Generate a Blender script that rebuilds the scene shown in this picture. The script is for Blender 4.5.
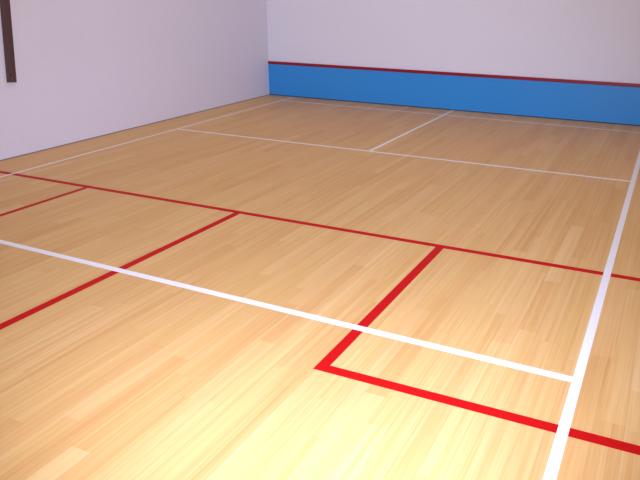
import bpy, bmesh, math, random
from mathutils import Matrix, Vector

for o in list(bpy.data.objects):
    bpy.data.objects.remove(o, do_unlink=True)
scene = bpy.context.scene
col = scene.collection

# ------------------------------------------------------------------ camera
# world: X = across the court from the left wall, Y = 0 at the front wall and
# negative towards the viewer, Z = up.  The viewer stands in the back right corner.
CX, CY, CZ = 6.1954, -9.576, 1.6605
YAW, PITCH, ROLL = -0.4227, 0.3468, 0.0132
FPX, SX, SY = 660.64, 49.48, -9.54
fw = Vector((math.cos(PITCH)*math.sin(YAW), math.cos(PITCH)*math.cos(YAW), -math.sin(PITCH)))
r = Vector((math.cos(YAW), -math.sin(YAW), 0)); u = r.cross(fw)
r2 = r*math.cos(ROLL) + u*math.sin(ROLL); u2 = -r*math.sin(ROLL) + u*math.cos(ROLL)
cam_data = bpy.data.cameras.new('camera'); cam = bpy.data.objects.new('camera', cam_data); col.objects.link(cam)
m3 = Matrix((r2, u2, -fw)).transposed()
cam.matrix_world = Matrix.Translation((CX, CY, CZ)) @ m3.to_4x4()
cam_data.sensor_width = 36; cam_data.sensor_fit = 'HORIZONTAL'
cam_data.lens = FPX/640*36; cam_data.shift_x = -SX/640; cam_data.shift_y = SY/640
cam_data.clip_start = 0.02
scene.camera = cam

# ------------------------------------------------------------------ world, lights, exposure
W, D, H = 6.40, 9.75, 5.60
world = bpy.data.worlds.new('world'); scene.world = world; world.use_nodes = True
world.node_tree.nodes['Background'].inputs[0].default_value = (0.8, 0.85, 1, 1)
world.node_tree.nodes['Background'].inputs[1].default_value = 0.3

def area(name, loc, size, size_y, power, color, aim=None, spread=None):
    l = bpy.data.lights.new(name, 'AREA'); l.shape = 'RECTANGLE'; l.size = size; l.size_y = size_y
    l.energy = power; l.color = color
    if spread: l.spread = spread
    o = bpy.data.objects.new(name, l); col.objects.link(o); o.location = loc
    if aim is not None:
        o.rotation_euler = (Vector(aim)-Vector(loc)).to_track_quat('-Z', 'Y').to_euler()
    return o
LAMP = (1.0, 0.93, 0.81)
for lx in (1.6, 4.8):
    for ly, p in ((-3.8, 47), (-7.4, 10)):
        area('ceiling_light', (lx, ly, H-0.08), 0.6, 1.6, p, LAMP)
# the photographer's flash, just above the lens and pointing where the lens points
fl_ = bpy.data.lights.new('camera_flash', 'SPOT'); fl_.energy = 1400; fl_.color = (0.81, 0.95, 1.40)
fl_.spot_size = math.radians(81); fl_.spot_blend = 1.0; fl_.shadow_soft_size = 0.03
flash = bpy.data.objects.new('camera_flash', fl_); col.objects.link(flash)
flash.matrix_world = Matrix.Translation(Vector((CX, CY, CZ)) + u2*0.06) @ m3.to_4x4() @ Matrix.Rotation(math.radians(4.5), 4, 'Y')

vs = scene.view_settings
vs.view_transform = 'Standard'; vs.look = 'None'; vs.gamma = 1; vs.use_curve_mapping = False
vs.exposure = 0.0

# ------------------------------------------------------------------ node helpers
class NT:
    def __init__(s, name):
        s.m = bpy.data.materials.new(name); s.m.use_nodes = True
        s.t = s.m.node_tree; s.b = s.t.nodes['Principled BSDF']
    def n(s, kind, **kw):
        x = s.t.nodes.new(kind)
        for k, v in kw.items():
            if k in ('inp',): 
                for i, val in v.items():
                    if hasattr(val, 'is_linked'): s.t.links.new(val, x.inputs[i])
                    else: x.inputs[i].default_value = val
            else: setattr(x, k, v)
        return x
    def math(s, op, a, b=0.0, c=0.0):
        return s.n('ShaderNodeMath', operation=op, inp={0: a, 1: b, 2: c}).outputs[0]
    def mix(s, f, a, b, blend='MIX'):
        x = s.n('ShaderNodeMix', data_type='RGBA', blend_type=blend)
        for i, v in ((0, f), (6, a), (7, b)):
            if hasattr(v, 'is_linked'): s.t.links.new(v, x.inputs[i])
            else: x.inputs[i].default_value = v if i == 0 else (*v, 1)
        return x.outputs[2]
    def ramp(s, f, stops):
        x = s.n('ShaderNodeValToRGB', inp={0: f}); e = x.color_ramp.elements
        while len(e) < len(stops): e.new(0.5)
        for k, (p, c) in enumerate(stops): e[k].position = p; e[k].color = (*c, 1)
        return x.outputs[0]
    def noise(s, vec, scale, detail=2.0, rough=0.5):
        return s.n('ShaderNodeTexNoise', inp={'Vector': vec, 'Scale': scale, 'Detail': detail, 'Roughness': rough}).outputs[0]
    def set(s, **kw):
        for k, v in kw.items():
            k = k.replace('_', ' ')
            i = s.b.inputs[k]
            if hasattr(v, 'is_linked'): s.t.links.new(v, i)
            elif isinstance(v, tuple): i.default_value = (*v, 1)
            else: i.default_value = v
        return s.m
    def bump(s, h, strength, dist=0.002):
        x = s.n('ShaderNodeBump', inp={'Strength': strength, 'Distance': dist, 'Height': h})
        s.t.links.new(x.outputs[0], s.b.inputs['Normal'])
    def obj(s): return s.n('ShaderNodeTexCoord').outputs['Object']
    def scaled(s, vec, x, y, z):
        return s.n('ShaderNodeVectorMath', operation='MULTIPLY', inp={0: vec, 1: (x, y, z)}).outputs[0]

def mat_plaster(name, base):
    t = NT(name); o = t.obj()
    big = t.noise(o, 1.3, 3); fine = t.noise(o, 38, 4, 0.75)
    dark = tuple(c*0.95 for c in base)
    c = t.mix(big, dark, base)
    c = t.mix(t.math('MULTIPLY', t.ramp(fine, [(0.35, (0,0,0)), (0.65, (1,1,1))]), 0.30), c, tuple(c_*0.86 for c_ in base))
    t.bump(fine, 0.35, 0.002)
    return t.set(Base_Color=c, Roughness=0.62)

def mat_paint(name, base, rough=0.4, var=0.1, scale=30, spec=0.4):
    t = NT(name); o = t.obj()
    f = t.noise(o, scale, 4, 0.65)
    c = t.mix(f, tuple(x*(1-var) for x in base), tuple(min(1, x*(1+var)) for x in base))
    t.bump(f, 0.15, 0.0005)
    return t.set(Base_Color=c, Roughness=rough, Specular_IOR_Level=spec)

def mat_wood_floor():
    t = NT('maple_boards'); o = t.obj()
    tone = t.n('ShaderNodeAttribute', attribute_name='tone').outputs['Fac']
    uv = t.n('ShaderNodeUVMap', uv_map='board').outputs[0]
    sep = t.n('ShaderNodeSeparateXYZ', inp={0: uv}); U, V = sep.outputs[0], sep.outputs[1]
    # every board is glued up from four narrow strips
    strip = t.math('FLOOR', t.math('MULTIPLY', U, 4.0))
    cv = t.n('ShaderNodeCombineXYZ', inp={0: strip, 1: t.math('MULTIPLY', tone, 917.0)})
    rnd = t.n('ShaderNodeTexWhiteNoise', noise_dimensions='2D', inp={'Vector': cv.outputs[0]}).outputs[0]
    streak = t.noise(t.scaled(o, 85, 1.1, 1), 1.0, 4, 0.62)
    grain = t.noise(t.scaled(o, 320, 5.0, 1), 1.0, 3, 0.6)
    patch = t.noise(t.scaled(o, 9, 0.8, 1), 1.0, 2)
    k = t.math('MULTIPLY_ADD', tone, 0.25, 0.07)
    k = t.math('MULTIPLY_ADD', rnd, 0.15, k)
    k = t.math('MULTIPLY_ADD', streak, 0.70, k)
    k = t.math('MULTIPLY_ADD', grain, 0.26, k)
    k = t.math('MULTIPLY_ADD', patch, 0.26, k)     # about 0.35 .. 1.1
    c = t.ramp(t.math('MULTIPLY_ADD', k, 1.0, -0.44),
               [(0.0, FLOOR_C[0]), (0.36, FLOOR_C[1]), (0.62, FLOOR_C[2]), (1.0, FLOOR_C[3])])
    # boards differ a little in hue as well: pinkish or yellowish
    hue = t.n('ShaderNodeTexWhiteNoise', noise_dimensions='1D', inp={'W': t.math('MULTIPLY', tone, 311.0)}).outputs[0]
    c = t.mix(t.math('MULTIPLY', hue, 0.55), c, (1.0, 0.93, 1.02), 'MULTIPLY')
    # hairline joints along the boards' edges
    e = t.math('MINIMUM', U, t.math('SUBTRACT', 1.0, U))
    edge = t.math('LESS_THAN', e, 0.012)
    e2 = t.math('LESS_THAN', V, 0.0016)
    j = t.math('MULTIPLY', t.math('MAXIMUM', t.math('MULTIPLY', edge, t.math('GREATER_THAN', rnd, 0.5)), t.math('MULTIPLY', e2, 0.5)), 0.42)
    c = t.mix(j, c, (0.22, 0.11, 0.04))
    t.bump(t.math('SUBTRACT', streak, t.math('MULTIPLY', j, 2.0)), 0.06, 0.0006)
    rg = t.math('MULTIPLY_ADD', streak, 0.12, FLOOR_R)
    return t.set(Base_Color=c, Roughness=rg, Specular_IOR_Level=0.10)
FLOOR_C = [(0.49, 0.238, 0.072), (0.615, 0.345, 0.116), (0.685, 0.43, 0.170), (0.76, 0.54, 0.28)]
FLOOR_R = 0.30

WALL = (0.775, 0.735, 0.81)
M_left = mat_plaster('lilac_white_plaster', WALL)
M_front = mat_plaster('white_plaster', (0.795, 0.77, 0.83))
M_ceil = mat_plaster('ceiling_plaster', (0.8, 0.8, 0.8))
M_blue = mat_paint('blue_gloss_paint', (0.030, 0.27, 0.68), 0.38, 0.10)
M_tinred = mat_paint('dark_red_paint', (0.27, 0.004, 0.020), 0.4, 0.08)
M_red = mat_paint('red_court_line_paint', (0.47, 0.003, 0.004), 0.5, 0.07, 60, 0.08)
M_white = mat_paint('white_court_line_paint', (0.80, 0.765, 0.775), 0.40, 0.05, 60)
M_shadow = mat_paint('dark_blue_gap_shadow', (0.015, 0.05, 0.12), 0.6, 0.1)
M_brown = None

# ------------------------------------------------------------------ mesh helpers
def link_mesh(name, bm, mat, parent=None):
    me = bpy.data.meshes.new(name); bmesh.ops.recalc_face_normals(bm, faces=bm.faces)
    bm.to_mesh(me); bm.free(); me.materials.append(mat)
    o = bpy.data.objects.new(name, me); col.objects.link(o); o.parent = parent
    return o
def box_bm(x0, x1, y0, y1, z0, z1, bm=None, bevel=0):
    b = bmesh.new()
    bmesh.ops.create_cube(b, size=1, matrix=Matrix.Translation(((x0+x1)/2, (y0+y1)/2, (z0+z1)/2)) @ Matrix.Diagonal((x1-x0, y1-y0, z1-z0, 1)))
    if bevel: bmesh.ops.bevel(b, geom=b.edges[:], offset=bevel, segments=2, affect='EDGES', profile=0.5)
    return b
def tag(o, label=None, cat=None, group=None, kind=None):
    if label: o['label'] = label
    if cat: o['category'] = cat
    if group: o['group'] = group
    if kind: o['kind'] = kind
    return o
def struct(name, bm, mat, label=None):
    return tag(link_mesh(name, bm, mat), label=label, kind='structure')

# ------------------------------------------------------------------ room shell
T = 0.15; FY = 0.022          # the front wall plane stands just behind the tin
SL = 0.019                    # the left wall is not quite square to the front wall
wx = lambda y: SL*y           # its face at distance y from the front wall
def wall_prism(x_off0, x_off1, z0, z1, y0=-FY, y1=D):
    b = bmesh.new()
    a = [(wx(y0)+x_off1, -y0), (wx(y1)+x_off1, -y1), (wx(y1)+x_off0, -y1), (wx(y0)+x_off0, -y0)]
    lo = [b.verts.new((*p, z0)) for p in a]; hi = [b.verts.new((*p, z1)) for p in a]
    b.faces.new(lo); b.faces.new(hi[::-1])
    for k in range(4): b.faces.new((lo[k], lo[(k+1) % 4], hi[(k+1) % 4], hi[k]))
    return b
struct('wall_left', wall_prism(-T-0.2, 0.0, 0, H), M_left, 'plain lilac-white plastered side wall on the left')
struct('wall_front', box_bm(-T, W+T, FY, FY+T, 0, H), M_front, 'plain white plastered front wall above the blue tin')
struct('wall_right', box_bm(W, W+T, -D, FY, 0, H), M_left)
struct('wall_back', box_bm(-T, W+T, -D-T, -D, 0, H), M_left)
struct('wall_foot_shadow_left', wall_prism(0.0005, 0.004, 0.0003, 0.009, 0.004, D-0.01), mat_paint('grey_gap_shadow', (0.21, 0.19, 0.21), 0.7, 0.1), 'thin grey strip standing for the shadow gap along the foot of the left wall')  # shadow line between left wall and floor, put in as a dark strip
struct('ceiling', box_bm(-T, W+T, -D-T, FY+T, H, H+T), M_ceil)

# floor: long narrow hardwood boards running towards the front wall
BW, BX0 = 0.0965, 4.295
rng = random.Random(11)
special = {  # column -> list of (near end, length, tone) for boards that stand out in the photo
    0: [(-8.60, 0.48, 0.98)],
    14: [(-5.73, 1.13, 1.0)],
    1: [(-8.75, 1.08, 0.10)],
    3: [(-8.6, 0.95, 0.85)],
    2: [(-8.9, 1.23, 0.80)],
    20: [(-6.78, 0.9, 1.0)],
    -6: [(-6.7, 1.2, 0.1)],
    9: [(-8.9, 1.6, 0.85)], 10: [(-8.6, 1.1, 0.9)], 13: [(-7.7, 1.1, 0.9)], 12: [(-6.3, 1.2, 0.75)],
}
bm = bmesh.new(); uvl = bm.loops.layers.uv.new('board'); tl = bm.faces.layers.float.new('tone')
i0 = math.floor((0-BX0)/BW)-1; i1 = math.ceil((W-BX0)/BW)+1
def quad(xa, xb, ya, yb, tone, cx0, L):
    vs_ = [bm.verts.new(p) for p in ((xa, ya, 0), (xb, ya, 0), (xb, yb, 0), (xa, yb, 0))]
    f = bm.faces.new(vs_); f[tl] = tone
    for lp in f.loops:
        lp[uvl].uv = ((lp.vert.co.x-cx0)/BW, (lp.vert.co.y-ya))
for i in range(i0, i1):
    xa, xb = BX0+i*BW, BX0+(i+1)*BW
    cxa, cxb = max(xa, 0), min(xb, W)
    if cxb-cxa < 1e-4: continue
    cuts = [-D]
    y = -D + rng.uniform(0.1, 1.3)
    while y < 0:
        cuts.append(y); y += rng.uniform(0.85, 1.5)
    cuts.append(FY)
    segs = [(cuts[k], cuts[k+1], min(1, max(0, rng.gauss(0.45, 0.2)))) for k in range(len(cuts)-1)]
    for (ya, L, tn) in special.get(i, []):
        yb = ya+L; new = []
        for (a, b, t_) in segs:
            if b <= ya or a >= yb: new.append((a, b, t_)); continue
            if a < ya: new.append((a, ya, t_))
            if b > yb: new.append((yb, b, t_))
        new.append((ya, yb, tn)); segs = new
    for (a, b, t_) in segs: quad(cxa, cxb, a, b, t_, xa, b-a)
# thickness under the boards
zb = -0.12
c4 = [(0, -D), (W, -D), (W, FY), (0, FY)]
lo = [bm.verts.new((*p, zb)) for p in c4]; up = [bm.verts.new((*p, -0.0005)) for p in c4]
for k in range(4): bm.faces.new((lo[k], lo[(k+1) % 4], up[(k+1) % 4], up[k]))
bm.faces.new(lo[::-1])
me = bpy.data.meshes.new('floor'); bm.to_mesh(me); bm.free(); me.materials.append(mat_wood_floor())
fl = bpy.data.objects.new('floor', me); col.objects.link(fl)
tag(fl, 'glossy pale hardwood strip floor of the court', kind='structure')

# ------------------------------------------------------------------ the tin on the front wall
tin = bpy.data.objects.new('squash_tin', None); col.objects.link(tin); tin.location = (0, 0, 0)
tag(tin, 'long low blue tin panel with dark red top strip along foot of front wall', 'tin')
TH = 0.556
link_mesh('panel', box_bm(0.001, W-0.001, 0.0, FY-0.001, 0.014, TH-0.046, bevel=0.001), M_blue, tin)
o = link_mesh('top_strip', box_bm(0.001, W-0.001, -0.005, FY-0.001, TH-0.0455, TH, bevel=0.004), M_tinred, tin)
o['label'] = 'dark red raised strip along the top of the blue panel'
o = link_mesh('base_shadow_strip', box_bm(0.001, W-0.001, 0.004, FY-0.001, 0.0, 0.0145), M_shadow, tin)  # shade in the gap under the panel, given as dark colour
o['label'] = 'thin dark recessed strip coloured as the shadow gap where the blue panel meets the floor'

# ------------------------------------------------------------------ court lines (x, y measured from front wall)
def line_mesh(name, pts, mat, z, label, cat, group, z0=0.0):
    """pts: closed outline (x, -y) of a line painted on the boards"""
    b = bmesh.new()
    lo = [b.verts.new((x, -y, z0)) for x, y in pts]; hi = [b.verts.new((x, -y, z)) for x, y in pts]
    b.faces.new(hi); b.faces.new(lo[::-1])
    n = len(pts)
    for k in range(n): b.faces.new((lo[k], lo[(k+1) % n], hi[(k+1) % n], hi[k]))
    return tag(link_mesh(name, b, mat), label, cat, group)
def strip(x0, y0, x1, y1, w):
    d = Vector((x1-x0, y1-y0)).normalized(); n = Vector((-d.y, d.x))*w/2
    return [(x0+n.x, y0+n.y), (x1+n.x, y1+n.y), (x1-n.x, y1-n.y), (x0-n.x, y0-n.y)]
ZR, ZW, h = 0.0006, 0.0012, 0.030
S = 5.460
GR, GW = 'red squash court lines painted on the floor', 'white badminton court lines painted on the floor'
line_mesh('red_court_line', strip(wx(S)+0.006, S, W-0.002, S, 0.056), M_red, ZR,
          'longest red line, crossing the whole floor from left wall to right edge', 'court line', GR)
line_mesh('red_court_line', strip(1.605, S+h, 1.625, 7.23, 0.05), M_red, ZR,
          'shortest visible red line, branching off the long red line nearest the left wall', 'court line', GR)
line_mesh('red_court_line', strip(3.206, S+h, 3.200, D-0.002, 0.058), M_red, ZR,
          'middle one of three red lines branching off the longest, crossed by a white line', 'court line', GR)
bx, by = 4.891, 7.2044
line_mesh('red_court_line', [(bx-h, S+h), (bx+h, S+h), (bx+h, by-h), (W-0.002, by-h), (W-0.002, by+h), (bx-h, by+h)], M_red, ZR,
          'L-shaped red line with a sharp corner, outlining the service box in the foreground', 'court line', GR)

wl = 0.036
SXA, SXB, SWD = 5.971, 6.009, 0.045          # the sideline is not quite square to the wall
side_x = lambda y: SXA + (SXB-SXA)*(y-0.012)/(D-0.312)
line_mesh('white_court_line', strip(0.490, 0.012, 0.726, D-1.0, 0.026), M_white, ZW,
          'thin white line running beside the foot of the left wall', 'court line', GW, ZR)
line_mesh('white_court_line', strip(SXA, 0.012, SXB, D-0.3, SWD), M_white, ZW,
          'widest white line, running up the right side of the photo and over both red lines', 'court line', GW, ZR)
xl_, xr_ = 0.586, 5.984-SWD/2
line_mesh('white_court_line', strip(xl_, 3.04, xr_, 3.04, wl), M_white, ZW,
          'white line across the floor midway between the long red line and the blue tin', 'court line', GW, ZR)
line_mesh('white_court_line', strip(3.241, 3.04-wl/2, 3.241, 0.002, wl), M_white, ZW,
          'short white line running to the blue tin down the middle of the far floor', 'court line', GW, ZR)
line_mesh('white_court_line', [(0.635, 6.729), (0.635, 6.682), (side_x(6.778)-SWD/2, 6.778), (side_x(6.828)-SWD/2, 6.828)], M_white, ZW,
          'bright white line across the foreground ending at the widest white line', 'court line', GW, ZR)
line_mesh('white_court_line', [*strip(0.516, 0.42, 3.241-wl/2, 0.445, 0.026)], M_white, ZW,
          'faint white line close along the blue tin, left of the short middle line', 'court line', GW, ZR)
line_mesh('white_court_line', [*strip(3.241+wl/2, 0.445, xr_, 0.47, 0.026)], M_white, ZW,
          'faint white line close along the blue tin, right of the short middle line', 'court line', GW, ZR)

# ------------------------------------------------------------------ timber batten on the left wall
def mat_brown():
    t = NT('dark_brown_varnished_wood'); o = t.obj()
    f = t.noise(t.scaled(o, 60, 60, 3), 1.0, 4, 0.6)
    c = t.mix(f, (0.055, 0.022, 0.020), (0.125, 0.060, 0.055))
    t.bump(f, 0.2, 0.001)
    return t.set(Base_Color=c, Roughness=0.5)
root = bpy.data.objects.new('wooden_batten', None); col.objects.link(root)
# low end 4.9 m from the front wall; leans a little towards the front wall going up
root.location = (wx(4.95)+0.0005, -4.894, 0.754)
lean = math.atan2(0.0735, 0.78)
root.rotation_euler = (-lean, 0, 0)
tag(root, 'dark brown wooden batten hanging on the left wall, cut off at top left', 'batten')
b = bmesh.new()
L = 1.35
bb = box_bm(0.0005, 0.024, -0.049, 0.049, 0.0, L, bevel=0.003)
brown = mat_brown()
link_mesh('board', bb, brown, root)
M_screw = mat_paint('black_screw_metal', (0.012, 0.010, 0.012), 0.5, 0.1)
for zz in (0.072, 1.25):
    sb = bmesh.new()
    bmesh.ops.create_cone(sb, cap_ends=True, segments=20, radius1=0.011, radius2=0.008, depth=0.004,
                          matrix=Matrix.Translation((0.0258, -0.010, zz)) @ Matrix.Rotation(math.pi/2, 4, 'Y'))
    so = link_mesh('screw', sb, M_screw, root)
    so['label'] = 'black screw head near the end of the batten'
